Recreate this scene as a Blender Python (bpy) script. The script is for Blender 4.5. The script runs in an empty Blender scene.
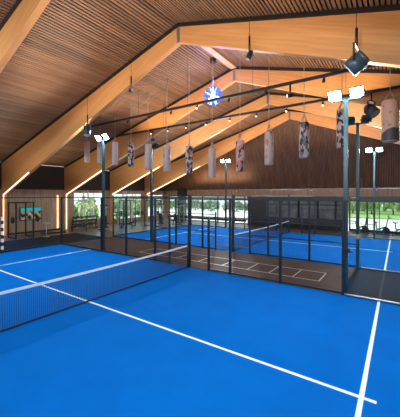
import bpy, math, random
from mathutils import Vector, Matrix
PI = math.pi
random.seed(7)
SC = bpy.context.scene
COL = SC.collection

# ------------------------------------------------------------------ materials
def new_mat(name):
    m = bpy.data.materials.new(name); m.use_nodes = True
    nt = m.node_tree; nt.nodes.clear()
    out = nt.nodes.new('ShaderNodeOutputMaterial')
    return m, nt, out

def mat(name, col, rough=.5, metal=0., noise=0., nscale=8., col2=None, stretch=(1, 1, 1), spec=.5, bump=0.):
    m, nt, out = new_mat(name)
    b = nt.nodes.new('ShaderNodeBsdfPrincipled')
    b.inputs['Roughness'].default_value = rough; b.inputs['Metallic'].default_value = metal
    b.inputs['Specular IOR Level'].default_value = spec
    nt.links.new(b.outputs[0], out.inputs[0])
    tc = nt.nodes.new('ShaderNodeTexCoord'); mp = nt.nodes.new('ShaderNodeMapping')
    mp.inputs['Scale'].default_value = stretch
    nt.links.new(tc.outputs['Object'], mp.inputs[0])
    n = nt.nodes.new('ShaderNodeTexNoise'); n.inputs['Scale'].default_value = nscale
    n.inputs['Detail'].default_value = 4
    nt.links.new(mp.outputs[0], n.inputs['Vector'])
    r = nt.nodes.new('ShaderNodeValToRGB')
    r.color_ramp.elements[0].position = .3; r.color_ramp.elements[1].position = .7
    c2 = col2 if col2 else tuple(c * (1 - noise) for c in col)
    r.color_ramp.elements[0].color = (*c2, 1); r.color_ramp.elements[1].color = (*col, 1)
    nt.links.new(n.outputs[0], r.inputs[0]); nt.links.new(r.outputs[0], b.inputs['Base Color'])
    if bump:
        bp = nt.nodes.new('ShaderNodeBump'); bp.inputs['Strength'].default_value = bump
        nt.links.new(n.outputs[0], bp.inputs['Height']); nt.links.new(bp.outputs[0], b.inputs['Normal'])
    return m

def emis(name, col, s):
    m, nt, out = new_mat(name)
    e = nt.nodes.new('ShaderNodeEmission'); e.inputs[0].default_value = (*col, 1); e.inputs[1].default_value = s
    nt.links.new(e.outputs[0], out.inputs[0]); return m

def glass(name, tint=(.93, .97, .96), ior=1.5, boost=1.):
    m, nt, out = new_mat(name)
    t = nt.nodes.new('ShaderNodeBsdfTransparent'); t.inputs[0].default_value = (*tint, 1)
    g = nt.nodes.new('ShaderNodeBsdfGlossy'); g.inputs['Roughness'].default_value = .02
    geo = nt.nodes.new('ShaderNodeNewGeometry')
    dt = nt.nodes.new('ShaderNodeVectorMath'); dt.operation = 'DOT_PRODUCT'
    nt.links.new(geo.outputs['Normal'], dt.inputs[0]); nt.links.new(geo.outputs['Incoming'], dt.inputs[1])
    def mth(op, a, b):
        q = nt.nodes.new('ShaderNodeMath'); q.operation = op
        for i, v in enumerate((a, b)):
            if v is None: continue
            if isinstance(v, (int, float)): q.inputs[i].default_value = v
            else: nt.links.new(v, q.inputs[i])
        return q.outputs[0]
    c = mth('ABSOLUTE', dt.outputs['Value'], None)
    k = mth('POWER', mth('SUBTRACT', 1., c), 5.)
    fr = mth('MULTIPLY', mth('ADD', mth('MULTIPLY', k, .96), .04), boost)
    mx = nt.nodes.new('ShaderNodeMixShader')
    nt.links.new(fr, mx.inputs[0])
    nt.links.new(t.outputs[0], mx.inputs[1]); nt.links.new(g.outputs[0], mx.inputs[2])
    nt.links.new(mx.outputs[0], out.inputs[0]); return m

def batten_mat(name, c1, c2):
    # slats vary one from the next and stay constant along their length
    m, nt, out = new_mat(name)
    b = nt.nodes.new('ShaderNodeBsdfPrincipled'); b.inputs['Roughness'].default_value = .5
    tc = nt.nodes.new('ShaderNodeTexCoord'); mp = nt.nodes.new('ShaderNodeMapping')
    mp.inputs['Scale'].default_value = (3.1, .12, .5)
    n = nt.nodes.new('ShaderNodeTexNoise'); n.inputs['Scale'].default_value = 1.7; n.inputs['Detail'].default_value = 5
    r = nt.nodes.new('ShaderNodeValToRGB')
    r.color_ramp.elements[0].position = .36; r.color_ramp.elements[1].position = .64
    r.color_ramp.elements[0].color = (*c1, 1); r.color_ramp.elements[1].color = (*c2, 1)
    nt.links.new(tc.outputs['Object'], mp.inputs[0]); nt.links.new(mp.outputs[0], n.inputs['Vector'])
    nt.links.new(n.outputs[0], r.inputs[0]); nt.links.new(r.outputs[0], b.inputs['Base Color'])
    nt.links.new(b.outputs[0], out.inputs[0]); return m

def print_mat(name, base, dark, pink, seed, tdark=.56, tpink=.6, sc=2.2):
    # a printed canvas: blotches of dark and pink on the base colour
    m, nt, out = new_mat(name)
    b = nt.nodes.new('ShaderNodeBsdfPrincipled'); b.inputs['Roughness'].default_value = .55
    tc = nt.nodes.new('ShaderNodeTexCoord')
    last = None
    for i, (c, th, s) in enumerate(((pink, tpink, sc), (dark, tdark, sc * 1.25))):
        mp = nt.nodes.new('ShaderNodeMapping'); mp.inputs['Location'].default_value = (seed * 3.7 + i * 9, seed * 1.3, seed * 2.1)
        mp.inputs['Scale'].default_value = (2., 2., 1.3)
        n = nt.nodes.new('ShaderNodeTexNoise'); n.inputs['Scale'].default_value = s; n.inputs['Detail'].default_value = 3
        r = nt.nodes.new('ShaderNodeValToRGB')
        r.color_ramp.elements[0].position = th; r.color_ramp.elements[1].position = th + .03
        r.color_ramp.elements[0].color = (0, 0, 0, 1); r.color_ramp.elements[1].color = (1, 1, 1, 1)
        mx = nt.nodes.new('ShaderNodeMixRGB'); mx.inputs[2].default_value = (*c, 1)
        nt.links.new(tc.outputs['Object'], mp.inputs[0]); nt.links.new(mp.outputs[0], n.inputs['Vector'])
        nt.links.new(n.outputs[0], r.inputs[0]); nt.links.new(r.outputs[0], mx.inputs[0])
        if last: nt.links.new(last.outputs[0], mx.inputs[1])
        else: mx.inputs[1].default_value = (*base, 1)
        last = mx
    nt.links.new(last.outputs[0], b.inputs['Base Color']); nt.links.new(b.outputs[0], out.inputs[0])
    return m

M = {}
M['court'] = mat('court_turf', (.0, .138, .555), .8, noise=.10, nscale=1.2, spec=.03, bump=.02)
M['line'] = mat('court_line_paint', (.70, .88, .95), .6, noise=.08)
M['beam'] = mat('glulam_timber', (.66, .345, .13), .45, col2=(.54, .27, .095), nscale=2.2, stretch=(.3, 1, 6))
def beam_grain():
    nt = M['beam'].node_tree; mp = [n for n in nt.nodes if n.type == 'MAPPING'][0]; tc = [n for n in nt.nodes if n.type == 'TEX_COORD'][0]
    sp = nt.nodes.new('ShaderNodeSeparateXYZ'); cb = nt.nodes.new('ShaderNodeCombineXYZ'); ab = nt.nodes.new('ShaderNodeMath'); ab.operation = 'ABSOLUTE'
    ma = nt.nodes.new('ShaderNodeMath'); ma.operation = 'MULTIPLY_ADD'; ma.inputs[1].default_value = .385
    nt.links.new(tc.outputs['Object'], sp.inputs[0]); nt.links.new(sp.outputs['X'], ab.inputs[0]); nt.links.new(ab.outputs[0], ma.inputs[0]); nt.links.new(sp.outputs['Z'], ma.inputs[2])
    nt.links.new(sp.outputs['X'], cb.inputs['X']); nt.links.new(sp.outputs['Y'], cb.inputs['Y']); nt.links.new(ma.outputs[0], cb.inputs['Z']); nt.links.new(cb.outputs[0], mp.inputs[0])
beam_grain()
M['beam2'] = mat('glulam_timber_pale', (.62, .42, .24), .5, noise=.15, nscale=3)
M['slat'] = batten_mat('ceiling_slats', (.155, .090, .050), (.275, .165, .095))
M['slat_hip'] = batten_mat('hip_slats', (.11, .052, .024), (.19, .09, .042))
M['void'] = mat('dark_backing', (.018, .012, .01), .9, noise=.2)
M['black'] = mat('black_paint', (.012, .014, .016), .45, noise=.2)
M['steel'] = mat('dark_teal_steel', (.015, .03, .036), .4, metal=.2, noise=.2)
M['galv'] = mat('galvanised_steel', (.28, .34, .36), .4, metal=.7, noise=.2)
M['teal'] = mat('teal_housing', (.035, .10, .125), .35, metal=.3, noise=.25)
M['housing'] = mat('grey_housing', (.11, .17, .19), .35, metal=.3, noise=.25)
M['alu'] = mat('aluminium', (.62, .66, .66), .35, metal=.4, noise=.1)
M['wire'] = mat('steel_wire', (.5, .47, .45), .4, metal=.3, noise=.1)
M['glass'] = glass('clear_glass', boost=.75)
M['window'] = glass('window_glass', (.95, .98, .98))
M['darkglass'] = mat('smoked_glazing', (.20, .22, .225), .15, noise=.6, nscale=1.3, col2=(.07, .085, .09))
M['wood_floor'] = mat('brown_wood_floor', (.19, .125, .09), .28, col2=(.12, .075, .055), nscale=1.4, stretch=(1, .3, 1))
M['tile'] = mat('brown_floor_tile', (.085, .053, .040), .6, col2=(.048, .031, .025), nscale=2.2, spec=.15)
M['rubber'] = mat('grey_rubber_mat', (.022, .026, .03), .7, noise=.25, nscale=30, spec=.08)
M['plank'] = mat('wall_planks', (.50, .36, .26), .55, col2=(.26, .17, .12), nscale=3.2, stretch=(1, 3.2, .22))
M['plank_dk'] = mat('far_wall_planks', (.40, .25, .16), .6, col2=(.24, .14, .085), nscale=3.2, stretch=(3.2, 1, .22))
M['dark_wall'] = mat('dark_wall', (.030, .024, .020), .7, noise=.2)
M['white_frame'] = mat('white_paint', (.72, .74, .74), .5, noise=.05)
M['led'] = emis('warm_led', (1., .62, .38), 3.2)
M['flood'] = emis('floodlight_glow', (.93, .97, 1.), 55.)
M['spot'] = emis('small_lamp_glow', (1., .85, .7), 4.)
M['spot_blue'] = emis('blue_lamp_glow', (.45, .5, 1.), 9.)
M['net'] = mat('net_cord', (.012, .02, .05), .7, noise=.2)
M['tape'] = mat('net_tape', (.72, .86, .90), .6, noise=.06)
M['pad'] = mat('black_vinyl', (.015, .015, .017), .45, noise=.2)
M['iron'] = mat('gym_iron', (.03, .033, .036), .4, metal=.5, noise=.3)
M['leaf'] = mat('leaf_green', (.26, .42, .10), .6, col2=(.10, .20, .05), nscale=1.5)
M['leaf2'] = mat('leaf_dark_green', (.10, .19, .09), .6, col2=(.04, .09, .05), nscale=1.5)
M['leaf3'] = mat('leaf_yellow_green', (.42, .52, .14), .6, col2=(.20, .30, .07), nscale=1.5)
M['bark'] = mat('bark', (.12, .085, .06), .9, noise=.4)
M['paving'] = mat('pale_paving', (.62, .62, .60), .85, noise=.12, nscale=.6)
M['lawn'] = mat('lawn', (.25, .38, .10), .9, noise=.35, nscale=1.1)
M['concrete'] = mat('pale_concrete', (.55, .56, .56), .8, noise=.1)
M['stripe_b'] = M['black']

# screen picture: turquoise band over a patch of dark and ochre rock
def screen_mat():
    m, nt, out = new_mat('screen_picture')
    e = nt.nodes.new('ShaderNodeEmission'); e.inputs[1].default_value = .55
    tc = nt.nodes.new('ShaderNodeTexCoord'); sp = nt.nodes.new('ShaderNodeSeparateXYZ')
    nt.links.new(tc.outputs['Object'], sp.inputs[0])
    n = nt.nodes.new('ShaderNodeTexNoise'); n.inputs['Scale'].default_value = 3.2; n.inputs['Detail'].default_value = 3
    nt.links.new(tc.outputs['Object'], n.inputs['Vector'])
    r = nt.nodes.new('ShaderNodeValToRGB')
    el = r.color_ramp.elements
    el[0].position = .42; el[0].color = (.02, .02, .03, 1); el[1].position = .55; el[1].color = (.45, .27, .12, 1)
    r.color_ramp.elements.new(.68).color = (.75, .6, .4, 1)
    nt.links.new(n.outputs[0], r.inputs[0])
    ad = nt.nodes.new('ShaderNodeMath'); ad.operation = 'MULTIPLY_ADD'
    ad.inputs[1].default_value = .35; nt.links.new(n.outputs[0], ad.inputs[0]); nt.links.new(sp.outputs['Z'], ad.inputs[2])
    g = nt.nodes.new('ShaderNodeMath'); g.operation = 'GREATER_THAN'; g.inputs[1].default_value = .34
    nt.links.new(ad.outputs[0], g.inputs[0])
    mx = nt.nodes.new('ShaderNodeMixRGB'); mx.inputs[2].default_value = (.05, .52, .62, 1)
    nt.links.new(g.outputs[0], mx.inputs[0]); nt.links.new(r.outputs[0], mx.inputs[1])
    nt.links.new(mx.outputs[0], e.inputs[0]); nt.links.new(e.outputs[0], out.inputs[0]); return m
M['screen'] = screen_mat()

# ------------------------------------------------------------------ mesh helper
class MB:
    def __init__(s): s.v = []; s.f = []; s.mi = []; s.mats = []; s.smooth = []
    def _m(s, m):
        if m is None: m = s.cur
        if m not in s.mats: s.mats.append(m)
        s.cur = m
        return s.mats.index(m)
    cur = None
    def poly(s, pts, m=None, sm=False):
        k = len(s.v); s.v += [tuple(p) for p in pts]; s.f.append(list(range(k, k + len(pts)))); s.mi.append(s._m(m)); s.smooth.append(sm)
    def hexa(s, p, m=None):
        k = len(s.v); s.v += [tuple(q) for q in p]; i = s._m(m)
        for f in ((0, 3, 2, 1), (4, 5, 6, 7), (0, 1, 5, 4), (1, 2, 6, 5), (2, 3, 7, 6), (3, 0, 4, 7)):
            s.f.append([k + a for a in f]); s.mi.append(i); s.smooth.append(False)
        return s
    def box(s, x0, y0, z0, x1, y1, z1, m=None):
        return s.hexa([(x0, y0, z0), (x1, y0, z0), (x1, y1, z0), (x0, y1, z0), (x0, y0, z1), (x1, y0, z1), (x1, y1, z1), (x0, y1, z1)], m)
    def tube(s, a, b, r, n=8, m=None, r2=None, cap=True):
        a = Vector(a); b = Vector(b); r2 = r if r2 is None else r2
        d = (b - a).normalized(); u = d.orthogonal().normalized(); w = d.cross(u)
        k = len(s.v); i = s._m(m)
        for c, rr in ((a, r), (b, r2)):
            for j in range(n):
                t = 2 * PI * j / n; s.v.append(tuple(c + (u * math.cos(t) + w * math.sin(t)) * rr))
        for j in range(n):
            s.f.append([k + j, k + (j + 1) % n, k + n + (j + 1) % n, k + n + j]); s.mi.append(i); s.smooth.append(n > 5)
        if cap:
            s.f.append([k + j for j in range(n)][::-1]); s.mi.append(i); s.smooth.append(False)
            s.f.append([k + n + j for j in range(n)]); s.mi.append(i); s.smooth.append(False)
        return s
    def bar(s, a, b, w, h, m=None, up=(0, 0, 1)):
        a = Vector(a); b = Vector(b); d = (b - a).normalized(); up = Vector(up)
        if abs(d.dot(up)) > .98: up = Vector((1, 0, 0))
        x = d.cross(up).normalized() * w / 2; z = x.cross(d).normalized() * h / 2
        return s.hexa([a - x - z, a + x - z, b + x - z, b - x - z, a - x + z, a + x + z, b + x + z, b - x + z], m)
    def path(s, pts, r, n=6, m=None):
        for a, b in zip(pts, pts[1:]): s.tube(a, b, r, n, m)
        return s
    def lathe(s, prof, n=20, m=None, c=(0, 0, 0), sm=True):
        k = len(s.v); i = s._m(m)
        for r, z in prof:
            for j in range(n):
                t = 2 * PI * j / n; s.v.append((c[0] + r * math.cos(t), c[1] + r * math.sin(t), c[2] + z))
        for q in range(len(prof) - 1):
            for j in range(n):
                s.f.append([k + q * n + j, k + q * n + (j + 1) % n, k + (q + 1) * n + (j + 1) % n, k + (q + 1) * n + j]); s.mi.append(i); s.smooth.append(sm)
        return s
    def build(s, name, m=None, parent=None, loc=None, rot=None, M4=None):
        me = bpy.data.meshes.new(name); me.from_pydata(s.v, [], s.f)
        mats = [m] if m is not None and s.mats in ([], [None]) else [q if q is not None else m for q in s.mats]
        for q in mats: me.materials.append(q)
        me.polygons.foreach_set('material_index', s.mi); me.polygons.foreach_set('use_smooth', s.smooth); me.update()
        o = bpy.data.objects.new(name, me); COL.objects.link(o)
        if parent: o.parent = parent
        if loc is not None: o.location = loc
        if rot is not None: o.rotation_euler = rot
        return o

def tag(o, label=None, cat=None, group=None, kind=None):
    if label: o['label'] = label
    if cat: o['category'] = cat
    if group: o['group'] = group
    if kind: o['kind'] = kind
    return o
def thing(name, label, cat, loc=(0, 0, 0), rz=0, group=None):
    o = bpy.data.objects.new(name, None); COL.objects.link(o); o.location = loc; o.rotation_euler = (0, 0, rz)
    o.empty_display_size = .2
    return tag(o, label, cat, group)
def dup(root, loc, rz=None, label=None, group=None):
    r = root.copy(); COL.objects.link(r); r.location = loc
    if rz is not None: r.rotation_euler = (0, 0, rz)
    if label: r['label'] = label
    if group: r['group'] = group
    for ch in list(root.children):
        c = ch.copy(); COL.objects.link(c); c.parent = r
        for g in list(ch.children):
            d = g.copy(); COL.objects.link(d); d.parent = c
    return r
def struct(name, mb, m=None, **k): return tag(mb.build(name, m, **k), kind='structure')
def B(): return MB()

# ------------------------------------------------------------------ dimensions
XW = 17.0                                     # side walls
YF = 23.0                                     # far wall
top = lambda x: 10.08 - .275 * abs(x)         # top edge of the beams
bot = lambda x: 9.45 - .385 * abs(x)          # bottom edge of the beams
YB = [-5.65, -.65, 4.35, 9.35, 14.35, 19.35]

# ------------------------------------------------------------------ floor
struct('floor', B().box(-XW, -9, -.2, XW, YF, -.012), M['wood_floor'])
struct('floor_passage', B().box(-10, 5.06, -.012, 5.9, 9.04, -.004), M['tile'])
mb = B(); mb.box(-14.2, -9, -.012, -10.06, 8.6, -.002); mb.box(5.9, 5.06, -.012, 10, 9.04, -.002)
struct('floor_rubber', mb, M['rubber'])

mb = B(); mb.box(-XW + .05, 11.2, -.012, -10.1, YF, -.004); mb.box(-10.1, 19.3, -.012, -4.8, YF, -.004)
struct('floor_grey', mb, mat('pale_grey_floor', (.36, .34, .32), .25, noise=.12, nscale=1.5))
def court(name, y0, side):
    mb = B(); mb.box(-10, y0, -.012, 10, y0 + 10, 0., M['court'])
    L = M['line']; yc = y0 + 5; z = .003; w = .036
    for sx in (-1, 1):
        x = 6.95 * sx
        mb.box(x - w, y0, 0, x + w, y0 + 10, z + .002, L)
    mb.box(-7.15, yc - w, 0, 7.15, yc + w, z, L)
    struct(name, mb)
court('floor_court_near', -5, 0)
court('floor_court_far', 9.1, 1)

# hopscotch-like ladder of white lines on the passage tiles
mb = B(); w = .022
def gl(a, b): mb.bar((a[0], a[1], -.003), (b[0], b[1], -.003), .05, .004)
for x0, x1 in ((-4.2, 5.05),):
    gl((x0, 7.35), (x1, 7.4)); gl((x0, 6.1), (x1, 6.1))
for x in (-4.2, -2.9, -1.6, -.3, 1.0, 2.2, 3.15, 4.1, 5.05): gl((x, 6.1), (x, 7.38))
tag(mb.build('floor_marking', M['plank']), kind='structure')
for o in COL.objects:
    if o.name == 'floor_marking': o.data.materials[0] = M['alu']

# ------------------------------------------------------------------ ceiling slats
def ceiling():
    mb = B(); p = .13; zc = .16
    slope = (top(0) - 3.6) / 3.3
    def yend(x): return 19.5 + (top(0) - top(x)) / slope
    for side in (-1, 1):
        n = int(XW / p)
        for i in range(n):
            a = i * p + .012; b = a + .08
            xa, xb = side * a, side * b
            za, zb = top(a) + zc, top(b) + zc
            y0, y1 = -9, yend(a)
            P = [(xa, y0, za), (xb, y0, zb), (xb, y1, zb), (xa, y1, za)]
            Q = [(q[0], q[1], q[2] + .04) for q in P]
            mb.hexa(P + Q, M['slat'])
        P = [(0, -9, top(0) + zc + .06), (side * XW, -9, top(XW) + zc + .06), (side * XW, yend(XW), top(XW) + zc + .06), (0, 19.5, top(0) + zc + .06)]
        mb.hexa(P + [(q[0], q[1], q[2] + .12) for q in P], M['void'])
    struct('ceiling', mb)
    # the hipped end slope
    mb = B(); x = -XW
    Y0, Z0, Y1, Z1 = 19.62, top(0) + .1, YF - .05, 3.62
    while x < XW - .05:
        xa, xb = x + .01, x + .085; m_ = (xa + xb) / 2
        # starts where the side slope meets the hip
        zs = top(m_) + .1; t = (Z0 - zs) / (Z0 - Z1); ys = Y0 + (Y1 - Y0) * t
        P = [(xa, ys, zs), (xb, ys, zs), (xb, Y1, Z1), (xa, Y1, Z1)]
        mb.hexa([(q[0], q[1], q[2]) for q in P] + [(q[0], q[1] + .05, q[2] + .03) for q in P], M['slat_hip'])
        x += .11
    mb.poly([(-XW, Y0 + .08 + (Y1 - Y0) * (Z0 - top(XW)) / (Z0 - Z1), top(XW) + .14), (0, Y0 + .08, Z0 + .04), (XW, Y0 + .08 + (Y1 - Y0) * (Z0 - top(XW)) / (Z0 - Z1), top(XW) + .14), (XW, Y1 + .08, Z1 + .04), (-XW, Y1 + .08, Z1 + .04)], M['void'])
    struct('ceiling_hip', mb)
ceiling()
# pale ridge board under the slats
struct('trim_1', B().box(-.17, 4.52, top(0) + .02, .17, 9.18, top(0) + .14), M['beam2'])

# ------------------------------------------------------------------ beams
names = ['glulam portal beam over the camera end of the near court', 'nearest glulam beam, crossing the top left corner of the view',
         'largest glulam beam with its ridge joint high above the near court', 'second full glulam beam, its ridge above the passage between the courts',
         'third glulam beam, over the middle of the far court', 'last glulam beam, in front of the dark sloping end of the roof']
for i, y in enumerate(YB):
    t = thing('timber_beam', names[i], 'beam', (0, y, 0), group=None)
    h = .11
    for sx in (-1, 1):
        P = []
        for yy in (-h, h):
            P.append([(sx * .01, yy, bot(0)), (sx * 16.8, yy, bot(16.8)), (sx * 16.8, yy, top(16.8)), (sx * .01, yy, top(0))])
        a, b = P
        m_ = B(); m_.hexa([a[0], a[1], b[1], b[0], a[3], a[2], b[2], b[3]])
        m_.build('rafter', M['beam'], t)
        e = B(); zt = .02
        pa = [(sx * .0, -.16, top(0) + .0), (sx * 16.8, -.16, top(16.8)), (sx * 16.8, .16, top(16.8)), (sx * .0, .16, top(0))]
        e.hexa(pa + [(q[0], q[1], q[2] + .145) for q in pa]); e.build('edge_strip', M['black'], t)
        lg = B().box(min(sx * 16.45, sx * 16.8), -h, 0, max(sx * 16.45, sx * 16.8), h, bot(16.8) + .1); lg.build('column', M['beam'], t)
    pl = B(); pl.box(-.07, -h - .02, bot(0) - .03, .07, -h - .002, top(0) - .03)
    for k in range(5): pl.tube((0, -h - .035, bot(0) + .06 + k * .12), (0, -h - .018, bot(0) + .06 + k * .12), .02)
    pl.build('ridge_plate', M['galv'], t)
    if i >= 2:
        ln = (3.8, 5.2, 6.4, 7.4)[i - 2]; x0, x1 = -16.4, -16.4 + ln
        l = B(); l.bar((x0, -h - .02, bot(x0) - .0), (x1, -h - .02, bot(x1) - .0), .04, .07); tag(l.build('led_strip', M['led'], t), 'glowing warm LED strip')
        if i < 4: l = B(); l.box(-16.44, -h - .05, .1, -16.38, -h - .005, bot(16.4)); tag(l.build('led_strip', M['led'], t), 'glowing warm LED strip')

tag(B().box(-16.99, 8.68, .2, -16.94, 8.76, 3.05).build('led_strip', M['led']), 'glowing upright LED line on the plank wall right of the screen', 'light strip')
# ------------------------------------------------------------------ walls
def left_wall():
    mb = B(); x0, x1 = -XW - .15, -XW; zt = top(XW) + .2
    ops = [(10.3, 13.6, .75, 3.3), (14.9, 18.9, .5, 3.2), (19.7, 22.7, .5, 3.1)]
    y = -9
    for a, b, z0, z1 in ops:
        mb.box(x0, y, 0, x1, a, zt); mb.box(x0, a, 0, x1, b, z0); mb.box(x0, a, z1, x1, b, zt); y = b
    mb.box(x0, y, 0, x1, YF, zt)
    struct('wall_left', mb, M['plank'])
    for k, (a, b, z0, z1) in enumerate(ops):
        f = B(); xc = -XW - .06; n = 3
        for q in range(n + 1):
            yy = a + (b - a) * q / n; f.box(xc - .04, yy - .045, z0, xc + .04, yy + .045, z1)
        for zz in (z0, z0 + (z1 - z0) * .72, z1): f.box(xc - .04, a, zz - .045, xc + .04, b, zz + .045)
        o = struct('window_%d' % (k + 1), f, M['white_frame'])
        B().box(xc - .006, a, z0, xc + .006, b, z1).build('pane', M['window'], o)
    struct('baseboard_left', B().box(-XW, -9, 0, -XW + .03, 9.2, .16), M['black'])
    # dark strip standing in for the shadow on the wall under the eave
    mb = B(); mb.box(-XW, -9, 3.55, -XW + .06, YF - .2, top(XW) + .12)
    struct('eave_shade', mb, M['dark_wall'])
left_wall()
struct('wall_right', B().box(XW, -9, 0, XW + .15, YF, top(XW) + .2), M['plank'])

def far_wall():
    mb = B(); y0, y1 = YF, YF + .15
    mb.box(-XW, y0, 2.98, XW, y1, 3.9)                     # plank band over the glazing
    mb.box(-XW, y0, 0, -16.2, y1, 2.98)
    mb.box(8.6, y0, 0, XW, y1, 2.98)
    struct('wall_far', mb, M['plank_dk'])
    f = B(); yc = YF + .08; xs = [-16.2, -14.6, -12.95, -11.2, -9.15, -7.1, -5.3]
    for x in xs: f.box(x - .06, yc - .05, 0, x + .06, yc + .05, 2.98)
    for z in (.05, .55, 2.55, 2.93): f.box(-16.2, yc - .05, z - .05, -5.3, yc + .05, z + .05)
    o = struct('window_4', f, M['steel'])
    B().box(-16.2, yc - .006, 0, -5.3, yc + .006, 2.98).build('pane', M['window'], o)
    f = B()
    for x in (3.98, 5.28, 8.55): f.box(x - .06, yc - .05, 0, x + .06, yc + .05, 2.98)
    f.box(6.1, yc - .03, 0, 6.16, yc + .03, 2.98)
    for z in (.05, 2.93): f.box(3.98, yc - .05, z - .05, 8.55, yc + .05, z + .05)
    f.box(4.6, yc - .06, 2.5, 8.55, yc + .06, 2.88)
    o = struct('window_5', f, M['steel'])
    B().box(3.98, yc - .006, 0, 8.55, yc + .006, 2.98).build('pane', M['window'], o)
    # low sill shelf before the glazing
    struct('trim_3', B().box(-16.1, YF - .45, .28, -5.6, YF - .02, .5), M['dark_wall'])
    struct('baseboard_far', B().box(3.98, YF - .12, 0, 8.6, YF - .0, .22), M['black'])
far_wall()

mb = B(); mb.box(-XW, -9.15, 0, XW, -9, 4.4)
for x in (-XW, -8.5, 0, 8.5, XW): mb.box(x - .12, -9.15, 4.4, x + .12, -9, top(x) + .25)
struct('wall_near', mb, M['plank'])
# smoked glazed room between the two glazings
def glazed_room():
    t = thing('glazed_office', 'dark framed office block with smoked windows below the hipped roof end', 'office', (0, 22.3, 0))
    x0, x1 = -5.2, 3.85; y = 0
    B().box(x0, .02, 0, x1, .6, .92).build('plinth', M['dark_wall'], t)
    B().box(x0, -.02, 2.62, x1, .6, 2.97).build('fascia', M['steel'], t)
    B().box(x0, .1, .92, x0 + 1.85, .6, 2.62).build('side_wall', M['dark_wall'], t)
    B().box(x1 - .02, .05, .92, x1 + .02, .6, 2.62).build('end_wall', M['dark_wall'], t)
    xs = [x0 + 1.9, -1.75, -.1, 1.55, 3.0, x1]
    for a, b in zip(xs, xs[1:]):
        w = B(); w.box(a - .07, 0, .92, a + .07, .12, 2.62); w.box(b - .07, 0, .92, b + .07, .12, 2.62)
        for z in (.95, 2.2, 2.6): w.box(a, 0, z - .05, b, .12, z + .05)
        f = w.build('window_frame', M['steel'], t)
        B().box(a + .07, .07, .95, b - .07, .09, 2.6).build('pane', M['darkglass'], f)
glazed_room()

# dim bench in front of the office
t = thing('bench', 'long low dark bench standing along the smoked office front', 'bench', (-.6, 21.6, 0))
B().box(-4.0, -.25, .42, 4.0, .25, .52).build('seat', M['pad'], t)
B().box(-4.0, .2, .52, 4.0, .28, .95).build('backrest', M['pad'], t)
for x in (-3.8, -1.3, 1.3, 3.8): B().box(x - .04, -.22, 0, x + .04, .22, .42).build('leg', M['iron'], t)

# ------------------------------------------------------------------ court enclosures
def mesh_panel(x0, x1, z0, z1):
    mb = B(); p = .06; r = .0016
    n = int((x1 - x0) / p)
    for i in range(1, n): mb.box(x0 + i * p - r, -r, z0, x0 + i * p + r, r, z1)
    n = int((z1 - z0) / p)
    for i in range(1, n): mb.box(x0, -r * 1.5, z0 + i * p - r, x1, r * .2, z0 + i * p + r)
    return mb

def post(parent, x, y, h=3.0, w=.04): return B().box(x - w, y - w, 0, x + w, y + w, h).build('post', M['steel'], parent)
def rail(parent, a, b, w=.045, name='rail', m=None): return B().bar(a, b, w, w).build(name, m or M['steel'], parent)

def enclosure(root, y, mid=True):
    """one long side at y (world coords relative to root at origin)"""
    for x in (-10, -6, -4, -2, 2, 4, 6, 10): post(root, x, y)
    post(root, 0, y, 3.15, .05)
    rail(root, (-10, y, 2.97), (10, y, 2.97), .06, 'top_rail')
    for a, b in ((-6, -1.1), (1.0, 6)):
        rail(root, (a, y, .06), (b, y, .06), .05, 'base_rail')
        mesh = mesh_panel(a, b, .08, 2.95).build('mesh_panel', M['steel'], root); mesh.location = (0, y, 0)
        if mid:
            for z in (1.0, 2.0): rail(root, (a, y, z), (b, y, z), .04, 'mid_rail')
    for x in (-1.1, 1.0): post(root, x, y, 2.15, .035)

t = thing('court_enclosure', 'steel and glass fence around the near court', 'fence')
enclosure(t, 5.0, mid=False)
for a, b in ((-10, -8), (-8, -6)):
    B().box(a + .05, 4.994, .09, b - .05 if b == -6 else b - .006, 5.006, 2.94).build('glass_panel', M['glass'], t)
rail(t, (-10, 5, .045), (-6, 5, .045), .09, 'base_rail')
for a, b in ((6, 8), (8, 10)):
    B().box(a + .05 if a == 6 else a + .006, 4.994, .09, b - .05 if b == 10 else b, 5.006, 2.94).build('glass_panel', M['glass'], t)
rail(t, (6, 5, .03), (10, 5, .03), .06, 'base_rail')
rail(t, (6.04, 4.955, .045), (9.96, 4.955, .045), .03, 'base_channel', M['alu'])
# left end wall of glass
for a, b in ((3, 5), (1, 3), (-1, 1), (-3, -1), (-5, -3)):
    B().box(-10.006, a + .006, .09, -9.994, b - .05 if b == 5 else b - .006, 2.94).build('glass_panel', M['glass'], t)
rail(t, (-10, -5, .045), (-10, 5, .045), .09, 'base_rail'); rail(t, (-10, -5, 2.97), (-10, 5, 2.97), .06, 'top_rail')
post(t, -10, -5)
lk = B(); lk.box(6.05, 4.92, 1.36, 6.2, 4.97, 1.46); lk.tube((6.1, 4.93, 1.4), (6.28, 4.9, 1.38), .018); lk.build('latch', M['pad'], t)

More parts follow.
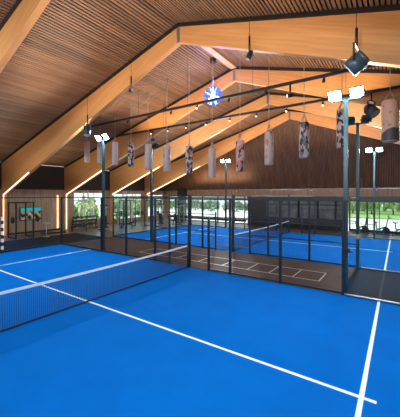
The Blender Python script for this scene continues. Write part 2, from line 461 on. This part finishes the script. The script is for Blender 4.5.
t2 = thing('court_enclosure', 'steel and glass fence around the far court beyond the brown passage', 'fence')
enclosure(t2, 9.1); enclosure(t2, 19.1)
for X in (-10, 10):
    for a, b in ((9.1, 11.1), (11.1, 13.1), (13.1, 15.1), (15.1, 17.1), (17.1, 19.1)):
        B().box(X - .006, a + (.05 if a == 9.1 else .006), .09, X + .006, b - (.05 if b == 19.1 else .006), 2.94).build('glass_panel', M['glass'], t2)
    rail(t2, (X, 9.1, .045), (X, 19.1, .045), .07, 'base_rail'); rail(t2, (X, 9.1, 2.97), (X, 19.1, 2.97), .06, 'top_rail')
for Y in (9.1, 19.1):
    for a, b in ((-10, -8), (-8, -6), (6, 8), (8, 10)):
        B().box(a + (.05 if a in (-10, 6) else .006), Y - .006, .09, b - (.05 if b in (-6, 10) else .006), Y + .006, 2.94).build('glass_panel', M['glass'], t2)
    for a, b in ((-10, -6), (6, 10)): rail(t2, (a, Y, .03), (b, Y, .03), .06, 'base_rail')
rail(t2, (6.12, 9.05, .045), (9.96, 9.05, .045), .03, 'base_channel', M['alu'])
rail(t2, (-1.07, 9.1, .32), (.97, 9.1, .32), .03, 'base_channel', M['galv'])

# black and white striped door post at the left edge
mb = B(); n = 10
for i in range(n): mb.box(-.05, -.05, i * 1.95 / n, .05, .05, (i + 1) * 1.95 / n, M['white_frame'] if i % 2 else M['black'])
tag(mb.build('striped_post', loc=(-9.90, 1.58, .0)), 'post banded in black and white at the left end of the near court', 'post')

# ------------------------------------------------------------------ nets
def net(yc, label):
    t = thing('court_net', label, 'net', (0, yc, 0))
    zf = lambda y: .90 + .06 * (y / 5) ** 2
    mb = B(); p = .05; r = .0025; N = int(9.7 / p)
    ys = [-4.85 + i * p for i in range(N + 1)]
    for y in ys: mb.box(-r, y - r, .03, r, y + r, zf(y) - .03)
    for k in range(1, 17):
        z = .03 + k * p
        for y in range(-5, 5):
            a, b = max(y, -4.85), min(y + 1, 4.85); mb.box(-r, a, z - r, r, b, z + r)
    mb.build('net_mesh', M['net'], t)
    tp = B()
    for k in range(12):
        a = -4.85 + 9.7 * k / 12; b = a + 9.7 / 12
        tp.hexa([(-.012, a, zf(a) - .05), (.012, a, zf(a) - .05), (.012, b, zf(b) - .05), (-.012, b, zf(b) - .05), (-.012, a, zf(a) + .015), (.012, a, zf(a) + .015), (.012, b, zf(b) + .015), (-.012, b, zf(b) + .015)])
    tag(tp.build('tape', M['tape'], t), 'white top tape')
    B().bar((0, -4.85, .03), (0, 4.85, .03), .02, .04).build('bottom_cord', M['net'], t)
    for s in (-1, 1):
        q = B(); q.tube((0, s * 4.9, 0), (0, s * 4.9, 1.0), .035, 10); q.lathe([(.045, 0), (.045, .03), (0, .04)], 10, c=(0, s * 4.9, 1.0)); q.build('post', M['steel'], t)
    return t
net(0, 'padel net with white tape across the near court')
net(14.1, 'padel net with white tape across the far court')

# ------------------------------------------------------------------ floodlight masts
def mast(x, y, face, label):
    t = thing('floodlight_mast', label, 'floodlight mast', (x, y, 0), group=None)
    oy = .12 * -face                                 # mast stands just outside the fence
    h = 6.18
    B().box(-.06, oy - .06, 0, .06, oy + .06, h).build('pole', M['teal'], t)
    B().box(-.42, oy - .04, h - .04, .42, oy + .04, h + .02).build('crossbar', M['teal'], t)
    for sx in (-.31, .31):
        f = B(); th = math.radians(55)
        c = Vector((sx, oy + face * .06, h + .17))
        nrm = Vector((0, face * math.cos(math.radians(38)), -math.sin(math.radians(38)))); ux = Vector((1, 0, 0)); uz = nrm.cross(ux) * -1
        if uz.z < 0: uz = -uz
        def P(a, b, d): return c + ux * a + uz * b + nrm * d
        f.hexa([P(-.17, -.13, -.1), P(.17, -.13, -.1), P(.2, -.16, .05), P(-.2, -.16, .05), P(-.17, .13, -.1), P(.17, .13, -.1), P(.2, .16, .05), P(-.2, .16, .05)])
        for k in range(6): f.bar(P(-.13 + k * .052, -.11, -.13), P(-.13 + k * .052, .11, -.13), .012, .06, up=ux)
        f.bar(P(-.21, -.12, -.02), P(-.21, 0, -.02) , .02, .03); f.bar(P(.21, -.12, -.02), P(.21, 0, -.02), .02, .03)
        fl = f.build('floodlight', M['teal'], t)
        l = B(); l.poly([P(-.175, -.14, .056), P(.175, -.14, .056), P(.175, .14, .056), P(-.175, .14, .056)])
        l.build('lens', M['flood'], fl)
        ld = bpy.data.lights.new('floodlight_lamp', 'AREA'); ld.shape = 'RECTANGLE'; ld.size = .35; ld.size_y = .28; ld.energy = 135 if y < 5.5 else 175; ld.color = (.97, .98, 1.)
        lo = bpy.data.objects.new('floodlight_lamp', ld); COL.objects.link(lo); lo.parent = fl
        lo.location = c + nrm * .08; lo.rotation_euler = nrm.to_track_quat('-Z', 'Y').to_euler()
    return t
mast(-6, 5, -1, 'lit floodlight mast rising left of the near court net post')
mast(6.06, 5, -1, 'tall lit floodlight mast at the right corner of the passage')
mast(-6, 9.1, 1, 'unlit-looking teal mast on the left of the far court near side')
mt = mast(6, 9.1, 1, 'mast with two lamp heads seen from behind, facing the far court')
tag(B().box(-.06, -.198, 1.26, .06, -.181, 1.46).build('name_plate', M['white_frame'], mt), 'small white plate')
mast(-6, 19.1, -1, 'distant lit floodlight mast in front of the far left windows')
mast(6, 19.1, -1, 'distant lit floodlight mast in front of the right hand greenery')
mast(-6, -5, 1, 'floodlight mast on the camera side of the near court, left half')
mast(6, -5, 1, 'floodlight mast on the camera side of the near court, right half')

# ------------------------------------------------------------------ punching bags
bags = [  # x, bottom z, kind, label
 (7.18, 4.98, 'peach', 'peach punching bag with a dark wave round its foot, rightmost of the row'),
 (5.68, 4.91, 'face', 'printed punching bag half hidden behind the tall right mast'),
 (4.30, 4.63, 'grey', 'punching bag printed in black, grey and white, left of the tall right mast'),
 (2.83, 4.43, 'pinkspot', 'pale punching bag with a few pink marks, third hanging left of the tall mast'),
 (1.45, 4.21, 'pinkdark', 'punching bag with dark blots and a pink foot, right of the blue ball'),
 (-.06, 3.99, 'plain', 'plain pale punching bag hanging lowest of the row'),
 (-1.46, 4.22, 'dark', 'white punching bag with a dark spiral print, just left of the lowest one'),
 (-2.96, 4.41, 'spots', 'white punching bag with dark spots, second left of the lowest one'),
 (-4.39, 4.62, 'plain2', 'plain white punching bag in front of the teal mast'),
 (-5.81, 4.82, 'dark2', 'white punching bag with heavy black print, right of the left bright mast lamps'),
 (-7.28, 5.02, 'plain3', 'plain lilac white punching bag directly right of the left mast pole'),
 (-8.79, 5.24, 'plain4', 'plain punching bag half hidden by the left mast pole'),
 (-10.22, 5.40, 'plain5', 'plain pinkish punching bag, leftmost of the row')]
W = (.62, .53, .50); D = (.035, .032, .04); PK = (.72, .28, .24)
bag_m = {
 'peach': print_mat('bag_peach', (.72, .47, .33), (.10, .08, .08), (.62, .16, .10), 3, .66, .60, 2.6),
 'face': print_mat('bag_mixed', W, D, (.55, .36, .28), 5, .50, .48, 3),
 'grey': print_mat('bag_grey', W, (.05, .04, .04), (.20, .19, .19), 8, .55, .46, 2.4),
 'pinkspot': print_mat('bag_pink_marks', (.62, .50, .42), D, (.75, .2, .2), 2, .64, .60, 3),
 'pinkdark': print_mat('bag_pink_dark', (.66, .52, .46), D, PK, 4, .55, .50, 2.6),
 'plain': mat('bag_plain', (.60, .50, .44), .55, noise=.1),
 'dark': print_mat('bag_dark', W, D, (.45, .25, .20), 9, .50, .55, 2.4),
 'spots': print_mat('bag_spots', W, D, (.5, .35, .3), 12, .60, .62, 4),
 'plain2': mat('bag_plain_white', (.62, .54, .50), .55, noise=.1),
 'dark2': print_mat('bag_black_print', W, D, (.45, .25, .20), 14, .49, .56, 3),
 'plain3': mat('bag_lilac', (.60, .54, .55), .55, noise=.1),
 'plain4': mat('bag_tan', (.60, .48, .42), .55, noise=.1),
 'plain5': mat('bag_rose', (.64, .48, .42), .55, noise=.1)}
wave = mat('bag_dark_wave', (.09, .085, .09), .5, noise=.3)
for x, z, k, lab in bags:
    t = thing('punching_bag', lab, 'punching bag', (x, 7.0, z), group='printed punching bags hanging in a row over the passage')
    L = 1.55; R = .255 if k == 'peach' else .19; Z = L - .12
    b = B(); b.lathe([(0, 0), (R * .85, 0), (R, .03), (R, Z - .04), (R * .93, Z), (0, Z + .01)], 24)
    b.build('bag', bag_m[k], t)
    if k == 'peach':
        q = B(); n = 24; rr = R + .004
        for j in range(n):
            a0, a1 = 2 * PI * j / n, 2 * PI * (j + 1) / n
            hh = lambda a: .30 + .16 * math.sin(a * 1 + 2.6)
            q.poly([(rr * math.cos(a0), rr * math.sin(a0), .03), (rr * math.cos(a1), rr * math.sin(a1), .03), (rr * math.cos(a1), rr * math.sin(a1), hh(a1)), (rr * math.cos(a0), rr * math.sin(a0), hh(a0))], sm=True)
        tag(q.build('foot_print', wave, t), 'dark wave printed round the foot')
    st = B()
    for j in range(4):
        a = PI / 4 + j * PI / 2; st.bar((R * .9 * math.cos(a), R * .9 * math.sin(a), Z - .02), (0, 0, Z + .36), .03, .012)
    st.build('strap', M['wire'], t)
    st = B(); st.tube((0, 0, Z + .34), (0, 0, top(x) + .17 - z), .012, 6); st.lathe([(.06, 0), (.06, .04), (0, .04)], 10, c=(0, 0, top(x) + .12 - z)); st.build('hanging_wire', M['wire'], t)

# ------------------------------------------------------------------ lighting tracks
def track(y, z, xa, xb, label, sx, drop):
    t = thing('lighting_track', label, 'lighting track', (0, y, z))
    B().box(xa, -.05, -.05, xb, .05, .055).build('rail', M['black'], t)
    x = xa + .8
    while x < xb:
        B().tube((x, 0, .04), (x, 0, top(x) + .16 - z), .008, 5).build('hanger', M['black'], t); x += 3.4
    for i, x in enumerate(sx):
        s = B(); s.tube((x, 0, -.03), (x, 0, -.12), .015, 6); s.tube((x, -.03, -.11), (x, -.09, -.25), .045, 10, r2=.055); h = s.build('spotlight', M['black'], t)
        e = B(); e.tube((x, -.09, -.251), (x, -.094, -.262), .042, 10); e.build('lens', M['spot'] if drop else (M['spot_blue'] if i == 3 else M['darkglass']), h)
track(6.25, 7.5, -8.6, 9.0, 'upper black lighting track running above the punching bags', [-5.2, -3.6, -2.0, -.4, 1.3, 3.0, 5.2], False)
track(8.6, 7.32, -8.8, 9.0, 'lower black lighting track with small warm lamps behind the punching bags', [-5.6, -4.2, -2.8, -1.4, .1, 1.6, 3.1, 4.7], True)
# thin rod before the far wall
t = thing('lighting_track', 'thin pale track with tiny lamps low before the far wall', 'lighting track', (0, 21.5, 3.62))
B().box(-11.5, -.02, -.02, 8.5, .02, .02).build('rail', M['galv'], t)
for x in (-11, -7, -3, 1, 5): B().tube((x, 0, .02), (x, 0, .9 if abs(x) < 7 else .6), .008, 5).build('hanger', M['galv'], t)
for x in (-9.5, -6, -2.4, -.2, 1.2, 2.8, 4.2, 6):
    h = B().tube((x, 0, -.02), (x, 0, -.12), .035, 8).build('spotlight', M['black'], t)
    B().tube((x, 0, -.121), (x, 0, -.135), .03, 8).build('lens', M['spot'], h)

# ------------------------------------------------------------------ stage lights
def stage(x, y, z, s, aim, label, hangz, lens=None, housing='teal', fins=True, ln=1.):
    t = thing('stage_light', label, 'stage light', (x, y, z))
    d = Vector(aim).normalized(); u = d.orthogonal().normalized()
    side = d.cross(Vector((0, 0, 1)));  side = side.normalized() if side.length > .1 else Vector((1, 0, 0))
    D0 = d; d = d * ln; b = B(); b.tube(-d * .9 * s, -d * .55 * s, .32 * s, 14, r2=.42 * s); b.tube(-d * .55 * s, d * .75 * s, .44 * s, 14, r2=.48 * s)
    if fins:
        for k in range(4): b.tube(-d * (.5 - k * .14) * s, -d * (.46 - k * .14) * s, .5 * s, 14)
    body = b.build('body', M[housing], t)
    B().tube(d * .75 * s, d * .79 * s, .42 * s, 14).build('lens', lens or M['alu'], body)
    for sg in (-1, 1):
        a = side * sg * .55 * s
        B().bar(a, a * .95 + Vector((0, 0, .85 * s)), .05 * s + .01, .1 * s, up=side).build('yoke_arm', M['black'], t)
    B().bar(-side * .55 * s + Vector((0, 0, .85 * s)), side * .55 * s + Vector((0, 0, .85 * s)), .1 * s, .05 * s).build('yoke_bridge', M['black'], t)
    st = B(); st.tube((0, 0, .85 * s), (0, 0, min(.85 * s + .5, hangz - z)), .035, 8); st.build('stem', M['black'], t)
    if hangz - z > .85 * s + .5: B().tube((0, 0, .85 * s + .5), (0, 0, hangz - z), .009, 5).build('cable', M['black'], t)
yb = 4.0
stage(-5.85, yb, 6.5, .36, (.1, -.25, -1), 'dark boxy stage light on the big beam above the left bright mast', top(5.85))
stage(-2.55, yb, 7.92, .17, (1, -.3, -.15), 'small stage light with white lens hanging before the big beam slope', top(2.55), M['alu'], 'black')
stage(3.27, yb, 7.9, .19, (-.35, -.25, -.9), 'small black stage light below the big beam, right of the ridge', top(3.27), None, 'black')
stage(6.50, 3.7, 6.68, .52, (-.85, .1, -.6), 'large grey stage light tilted above the tall right mast lamps', top(6.45), None, 'housing', True, .55)
stage(3.97, 6.25, 7.02, .15, (-1, -.4, -.1), 'small stage light glowing white under the upper track', 7.445, M['spot'], 'black')
stage(6.52, 8.6, 6.55, .44, (.6, -.3, -.7), 'teal stage light hanging beside the lamp heads seen from behind', 7.265, None, 'housing', True, .7)
stage(-5.5, 8.6, 6.62, .2, (.5, -.5, -.7), 'small teal stage light between the plain white punching bags', 7.265)

# glowing blue ball
t = thing('light_ball', 'glowing blue glass ball hanging under the roof ridge', 'light ball', (-.36, 7.6, 8.22))
R = .48
shell = B(); n = 12
for j in range(n):
    a0 = 2 * PI * j / n + .05; a1 = 2 * PI * (j + 1) / n - .05
    for q in range(8):
        p0 = -PI / 2 + PI * q / 8 + .03; p1 = -PI / 2 + PI * (q + 1) / 8 - .03
        f = lambda a, p: (R * math.cos(p) * math.cos(a), R * math.cos(p) * math.sin(a), R * math.sin(p))
        shell.poly([f(a0, p0), f(a1, p0), f(a1, p1), f(a0, p1)])
def shell_mat():
    m, nt, out = new_mat('blue_glass')
    e = nt.nodes.new('ShaderNodeEmission'); e.inputs[0].default_value = (.05, .22, 1., 1); e.inputs[1].default_value = 1.3
    tr = nt.nodes.new('ShaderNodeBsdfTransparent'); tr.inputs[0].default_value = (.35, .55, 1, 1)
    mx = nt.nodes.new('ShaderNodeMixShader'); mx.inputs[0].default_value = .5
    nt.links.new(tr.outputs[0], mx.inputs[1]); nt.links.new(e.outputs[0], mx.inputs[2]); nt.links.new(mx.outputs[0], out.inputs[0]); return m
shell.build('shell', shell_mat(), t)
c = B(); random.seed(4)
for k in range(16):
    a = random.uniform(0, 2 * PI); p = random.uniform(-1.3, 1.3); c.tube((0, 0, 0), (R * .96 * math.cos(p) * math.cos(a), R * .96 * math.cos(p) * math.sin(a), R * .96 * math.sin(p)), .045, 6, r2=.008)
c.lathe([(0, -.14), (.1, -.1), (.14, 0), (.1, .1), (0, .14)], 12)
c.build('filament', emis('pale_blue_glow', (.6, .78, 1.), 9), t)
B().tube((0, 0, R), (0, 0, 9.98 - 8.22), .01, 6).build('cable', M['wire'], t)
q = B(); q.lathe([(0, 0), (.12, 0), (.17, .06), (.17, .2), (0, .2)], 14, c=(0, 0, 1.66)); q.build('ceiling_mount', M['black'], t)
ld = bpy.data.lights.new('ball_lamp', 'POINT'); ld.energy = 110; ld.color = (.45, .35, 1.); ld.shadow_soft_size = .4
lo = bpy.data.objects.new('ball_lamp', ld); COL.objects.link(lo); lo.parent = t; lo.location = (0, 0, .62)

# ------------------------------------------------------------------ screen on the left wall
t = thing('wall_screen', 'flat screen with a turquoise and ochre picture on the plank wall', 'screen', (-16.9, 6.45, 1.6))
B().box(-.08, -.85, -.52, 0, .85, .52).build('casing', M['black'], t)
B().box(.001, -.81, -.48, .008, .81, .48).build('picture', M['screen'], t)

# ------------------------------------------------------------------ gym equipment
def flat_bench(label, loc, rz, group=None):
    t = thing('weight_bench', label, 'weight bench', loc, rz)
    m_ = B(); m_.box(-.6, -.14, .40, .25, .14, .48); m_.build('seat_pad', M['pad'], t)
    m_ = B(); m_.hexa([(.27, -.14, .42), (.95, -.14, .72), (.95, .14, .72), (.27, .14, .42), (.24, -.14, .49), (.92, -.14, .79), (.92, .14, .79), (.24, .14, .49)]); m_.build('back_pad', M['pad'], t)
    f = B(); f.bar((-.5, 0, .37), (.5, 0, .37), .06, .06); f.bar((.3, 0, .36), (.7, 0, .6), .05, .05); f.build('frame', M['iron'], t)
    for x in (-.5, .5):
        g = B(); g.bar((x, 0, .37), (x * 1.15, 0, .05), .06, .06); g.bar((x * 1.15, -.3, .035), (x * 1.15, .3, .035), .06, .07); g.build('leg', M['iron'], t)
    return t
a = flat_bench('black inclined weight bench left of the rack of dumbbells', (-14.9, 9.5, -.012), 1.0)
dup(a, (-13.7, 10.9, -.012), -.5, 'black inclined weight bench below the pale timber struts')
dup(a, (-13.2, 13.3, -.012), .4, 'black inclined weight bench in front of the left windows')

def rack(label, loc, rz, n=7):
    t = thing('dumbbell_rack', label, 'dumbbell rack', loc, rz)
    for s in (-1, 1):
        g = B(); g.bar((s * 1.25, -.2, .04), (s * 1.25, .3, .04), .07, .07); g.bar((s * 1.25, .2, .05), (s * 1.25, .0, 1.15), .07, .07); g.build('side_frame', M['iron'], t)
    for z, y in ((.38, .05), (.72, 0), (1.05, -.03)): B().box(-1.25, y - .16, z - .03, 1.25, y + .16, z).build('shelf', M['iron'], t)
    return t
rk = rack('three shelf black rack carrying dumbbells along the left wall', (-16.1, 10.9, -.012), PI / 2)
db = None; i = 0
def dumbbell():
    o = B(); o.tube((0, -.1, 0), (0, .1, 0), .018, 8)
    for s in (-1, 1): o.tube((0, s * .08, 0), (0, s * .17, 0), .065, 8)
    return o.build('dumbbell', M['iron'])
for zi, (z, y) in enumerate(((.38, .05), (.72, 0), (1.05, -.03))):
    for k in range(9):
        if db is None: db = dumbbell(); o = db
        else: o = db.copy(); COL.objects.link(o)
        lx = -1.1 + k * .275; o.location = (-16.1 - y, 10.9 + lx, z + .067 - .012); o.rotation_euler = (0, 0, PI / 2)
        tag(o, 'black dumbbell lying on the %s shelf of the left wall rack' % ('bottom', 'middle', 'top')[zi], 'dumbbell', 'dumbbells on the %s shelf' % ('bottom', 'middle', 'top')[zi])

def power_rack(label, loc, rz, h=2.3):
    t = thing('power_rack', label, 'gym rack', loc, rz)
    for x in (-.6, .6):
        for y in (-.6, .6): B().box(x - .04, y - .04, 0, x + .04, y + .04, h).build('upright', M['iron'], t)
    f = B()
    for x in (-.6, .6): f.bar((x, -.6, h - .04), (x, .6, h - .04), .07, .07); f.bar((x, -.6, .04), (x, .6, .04), .07, .07)
    f.bar((-.6, .6, h - .04), (.6, .6, h - .04), .07, .07); f.tube((-.6, -.6, h - .04), (.6, -.6, h - .04), .025)
    f.build('frame', M['iron'], t)
    br = B(); br.tube((-1.05, -.66, 1.35), (1.05, -.66, 1.35), .016, 8); br.build('barbell', M['galv'], t)
    for s in (-1, 1):
        B().tube((s * .8, -.66, 1.35), (s * .9, -.66, 1.35), .22, 18).build('weight_plate', M['pad'], t)
    return t
p = power_rack('open black rack with a barbell at the far left by the plank wall', (-15.2, 4.9, -.012), PI / 2, 2.6)
dup(p, (-12.6, 16.2, -.012), .3, 'open black rack with a barbell before the far end of the left wall')
dup(p, (-14.6, 14.6, -.012), 1.2, 'open black rack with a barbell below the left wall windows')

def cable_machine(label, loc, rz):
    t = thing('cable_machine', label, 'gym machine', loc, rz)
    B().box(-.35, -.3, 0, .35, .3, .08).build('base', M['iron'], t)
    for x in (-.28, .28): B().box(x - .035, -.05, .08, x + .035, .05, 2.1).build('upright', M['galv'], t)
    B().box(-.35, -.07, 2.06, .35, .07, 2.16).build('top_beam', M['iron'], t)
    s = B()
    for k in range(12): s.box(-.17, -.07, .12 + k * .06, .17, .07, .17 + k * .06)
    s.build('weight_stack', M['pad'], t)
    s = B(); s.box(-.2, -.85, .42, .2, -.4, .5); s.box(-.18, -.4, .5, .18, -.32, 1.15); s.build('seat', M['pad'], t)
    s = B(); s.box(-.04, -.8, .04, .04, -.3, .1); s.box(-.04, -.65, .1, .04, -.57, .42); s.build('seat_frame', M['iron'], t)
    s = B(); s.tube((-.45, -.25, 1.9), (.45, -.25, 1.9), .018, 8); s.tube((0, -.25, 1.9), (0, 0, 2.08), .008, 5); s.build('pull_bar', M['alu'], t)
    return t
c1 = cable_machine('cable machine with seat standing before the pale timber struts', (-15.4, 12.4, -.012), 1.2)
dup(c1, (-13.4, 18.3, -.012), .5, 'cable machine with seat nearest the far left corner windows')
dup(c1, (-12.2, 20.4, -.012), .1, 'cable machine with seat beside the dark pillar at the far windows')
dup(c1, (-11.5, 18.8, -.012), -.2, 'cable machine with seat just outside the far court corner')

# small tall table by the screen
t = thing('high_table', 'small pale high table on the brown floor below the screen', 'table', (-14.0, 6.15, -.012))
B().lathe([(0, 1.0), (.3, 1.0), (.3, 1.04), (0, 1.04)], 18).build('tabletop', M['alu'], t)
B().tube((0, 0, .03), (0, 0, 1.0), .03, 10).build('pole', M['alu'], t)
B().lathe([(0, 0), (.24, 0), (.22, .03), (0, .04)], 18).build('base', M['alu'], t)
# low dark mat under the screen
tag(B().box(-.9, -.4, 0, .9, .4, .12).build('step_platform', M['pad'], loc=(-15.6, 7.6, -.012), rot=(0, 0, 1.3)), 'low dark step platform on the floor below the screen', 'platform')

def bike(label, loc, rz):
    t = thing('exercise_bike', label, 'exercise bike', loc, rz)
    f = B(); f.bar((-.5, 0, .05), (.55, 0, .05), .07, .06); f.bar((-.2, 0, .05), (-.3, 0, .95), .07, .07); f.bar((-.24, 0, .4), (.35, 0, .62), .08, .1); f.bar((.3, 0, .05), (.48, 0, 1.2), .07, .07); f.build('frame', M['iron'], t)
    for x in (-.5, .55): B().bar((x, -.25, .035), (x, .25, .035), .08, .07).build('foot', M['iron'], t)
    B().tube((.38, -.03, .35), (.38, .03, .35), .25, 20).build('flywheel', M['pad'], t)
    s = B(); s.hexa([(-.46, -.12, .95), (-.12, -.04, .95), (-.12, .04, .95), (-.46, .12, .95), (-.46, -.12, 1.03), (-.12, -.04, 1.0), (-.12, .04, 1.0), (-.46, .12, 1.03)]); s.build('saddle', M['pad'], t)
    h = B(); h.path([(.7, -.22, 1.35), (.48, -.2, 1.22), (.48, .2, 1.22), (.7, .22, 1.35)], .02); h.build('handlebar', M['pad'], t)
    B().box(.52, -.14, 1.3, .56, .14, 1.52).build('console', M['pad'], t)
    for s_ in (-1, 1):
        q = B(); q.bar((-.02, s_ * .08, .4), (.02 + s_ * .14, s_ * .1, .4 - s_ * .12), .02, .03); q.box(-.04 + s_ * .14, min(s_ * .1, s_ * .2), .38 - s_ * .12, .06 + s_ * .14, max(s_ * .1, s_ * .2), .41 - s_ * .12); q.build('pedal', M['pad'], t)
    return t
bk = bike('exercise bike beside the right window mullion, leftmost of the three', (4.85, 21.9, -.012), .3)
dup(bk, (6.25, 21.9, -.012), .2, 'exercise bike in the middle of the three at the right window')
dup(bk, (7.5, 22.0, -.012), .1, 'exercise bike nearest the right edge of the view at the window')

# pale leaning timber struts before the left wall window
for k, (y, lab) in enumerate(((11.4, 'tall pale inverted V of two struts before the left window'), (16.2, 'inverted V of pale struts farther along the left wall'))):
    t = thing('strut_pair', lab, 'timber strut', (-16.75, y, 0))
    for s in (-1, 1): B().bar((0, s * .95, 0), (.0, s * .15, 3.5), .12, .1).build('strut', M['white_frame'], t)
# dark pillar at the far left corner
struct('trim_4', B().box(-14.4, 22.4, 0, -13.4, 22.95, 3.9), M['steel'])

# ------------------------------------------------------------------ outside
struct('ground_outside', B().box(-60, YF + .15, -.35, 60, 80, -.25), M['paving'])
struct('ground_side', B().box(-60, -20, -.35, -XW - .15, YF + .15, -.25), M['lawn'])
struct('lawn_outside', B().box(-9, 42, -.25, 50, 78, -.12), M['lawn'])
def shrub(label, loc, rx, rz, n, m, name='shrub', group=None, leaf=.16, trunk=0):
    t = thing(name, label, name.replace('_', ' '), loc, group=group); random.seed(hash(loc[0] * 7 + loc[1]) % 999)
    mb = B()
    for k in range(n):
        a = random.uniform(0, 2 * PI); ph = math.acos(random.uniform(-.6, 1)); rr = random.uniform(.55, 1.0) ** .6
        bump = 1 + .18 * math.sin(3 * a + 2 * ph)
        c = Vector((rx * rr * bump * math.sin(ph) * math.cos(a), rx * rr * bump * math.sin(ph) * math.sin(a), trunk + rz * .45 + rz * .55 * rr * bump * math.cos(ph)))
        u = Vector((random.gauss(0, 1), random.gauss(0, 1), random.gauss(0, 1))).normalized(); w = u.orthogonal().normalized(); s = leaf * random.uniform(.6, 1.4)
        mb.poly([c - u * s, c + w * s * .5, c + u * s, c - w * s * .5])
    mb.build('foliage', m, t)
    B().tube((0, 0, 0), (0, 0, trunk + rz * .6), .12, 7, r2=.05).build('trunk', M['bark'], t)
    return t
SH = [(-2.0, 'dark low shrub beside the office edge, leftmost outside the right window', 'leaf2', 2.9), (.9, 'yellow green shrub outside, just left of the right window mullion', 'leaf3', 3.4),
      (3.8, 'bright green shrub outside, in the middle of the right window', 'leaf', 4.2), (6.7, 'tall yellow green shrub outside, above the exercise bikes', 'leaf3', 4.6), (9.6, 'bright green shrub outside at the right edge of the view', 'leaf', 3.9)]
for k, (x, lab, m_, hh) in enumerate(SH):
    shrub(lab, (x, 51 + (k % 2) * 1.4, -.13), 1.4, hh, 1500, M[m_], leaf=.2)
for k, (x, lab) in enumerate(((-4, 'tall tree outside, leftmost behind the shrubs of the right window'), (3.2, 'tall tree outside, in the middle behind the window shrubs'), (10.4, 'tall tree outside, rightmost behind the window shrubs'))):
    shrub(lab, (x, 60, -.13), 3.0, 6.2, 2400, M['leaf'] if k % 2 else M['leaf2'], 'tree', leaf=.3, trunk=1.6)
for k in range(7):
    shrub('grey green bush in the hedge outside the far left windows, ' + ('first', 'second', 'third', 'fourth', 'fifth', 'sixth', 'seventh')[k] + ' from the left', (-42 + k * 4.6, 45 + (k % 2), -.25), 1.95, 2.1, 1100, M['leaf2'], 'hedge_bush', leaf=.17)
for k in range(4):
    shrub('bright bush outside the left wall window, ' + ('nearest', 'second', 'third', 'farthest')[k] + ' from the plank wall', (-20.5 - (k % 2), 11.5 + k * 3.4, -.25), 1.3, 3.1, 1200, M['leaf3'] if k % 2 else M['leaf'], 'garden_bush', leaf=.14)
tag(B().box(-70, 62, -.25, -22, 70, 7).build('outbuilding', M['concrete']), 'long pale building behind the hedge outside the far left windows', 'building')

# ------------------------------------------------------------------ lights and world
w = bpy.data.worlds.new('World'); SC.world = w; w.use_nodes = True
bg = w.node_tree.nodes['Background']; bg.inputs[0].default_value = (.86, .93, 1., 1); bg.inputs[1].default_value = 1.7

sd = bpy.data.lights.new('sun', 'SUN'); sd.energy = 6.5; sd.angle = .02; sd.color = (1., .97, .9)
so = bpy.data.objects.new('sun', sd); COL.objects.link(so); so.rotation_euler = (math.radians(12), math.radians(38), 0)
def area(name, loc, rot, sx, sy, e, col):
    ld = bpy.data.lights.new(name, 'AREA'); ld.shape = 'RECTANGLE'; ld.size = sx; ld.size_y = sy; ld.energy = e; ld.color = col
    o = bpy.data.objects.new(name, ld); COL.objects.link(o); o.location = loc; o.rotation_euler = rot; return o
# warm fill lamps added in each bay to brighten the slats, without fixtures
for y, e in ((-3, 150), (1.7, 300), (6.25, 150), (8.6, 180), (11.9, 330), (16.9, 380)):
    for s in (-1, 1):
        o = area('roof_fill', (s * 3.6, y, 6.6 if y < 2 or y > 10 else (7.64 if y < 7 else 7.45)), (PI, 0, 0), 7, .06, e * .5, (1., .70, .45))

area('roof_fill', (-8.5, 21.3, 3.75), (PI * 1.08, 0, 0), 6, .06, 190, (1., .68, .42))  # added fill lamp, warms the left part of the hip slope
for y in (1.8, 6.8, 11.8, 16.8):
    area('eave_fill', (-12.6, y, 4.0), (PI, 0, 0), 5, .2, 60, (1., .84, .62))  # added fill for the low left roof slope, no fixture on the wall
# ------------------------------------------------------------------ camera
cam = bpy.data.cameras.new('Camera'); co = bpy.data.objects.new('Camera', cam); COL.objects.link(co); SC.camera = co
co.location = (7.425, -5.215, 3.167); co.rotation_euler = (PI / 2, 0, .618035)
f = 290.54; cam.sensor_fit = 'HORIZONTAL'; cam.sensor_width = 36; cam.lens = 36 * f / 400
u0, v0 = 192.19, 194.17
big = 417.
cam.sensor_fit = 'VERTICAL'; cam.sensor_height = 36; cam.lens = 36 * f / big
cam.shift_x = (200 - u0) / big; cam.shift_y = -(208.5 - v0) / big
cam.clip_end = 300
SC.view_settings.view_transform = 'Standard'; SC.view_settings.look = 'None'; SC.view_settings.gamma = 1
SC.view_settings.exposure = 0.35
SC.view_settings.use_curve_mapping = False
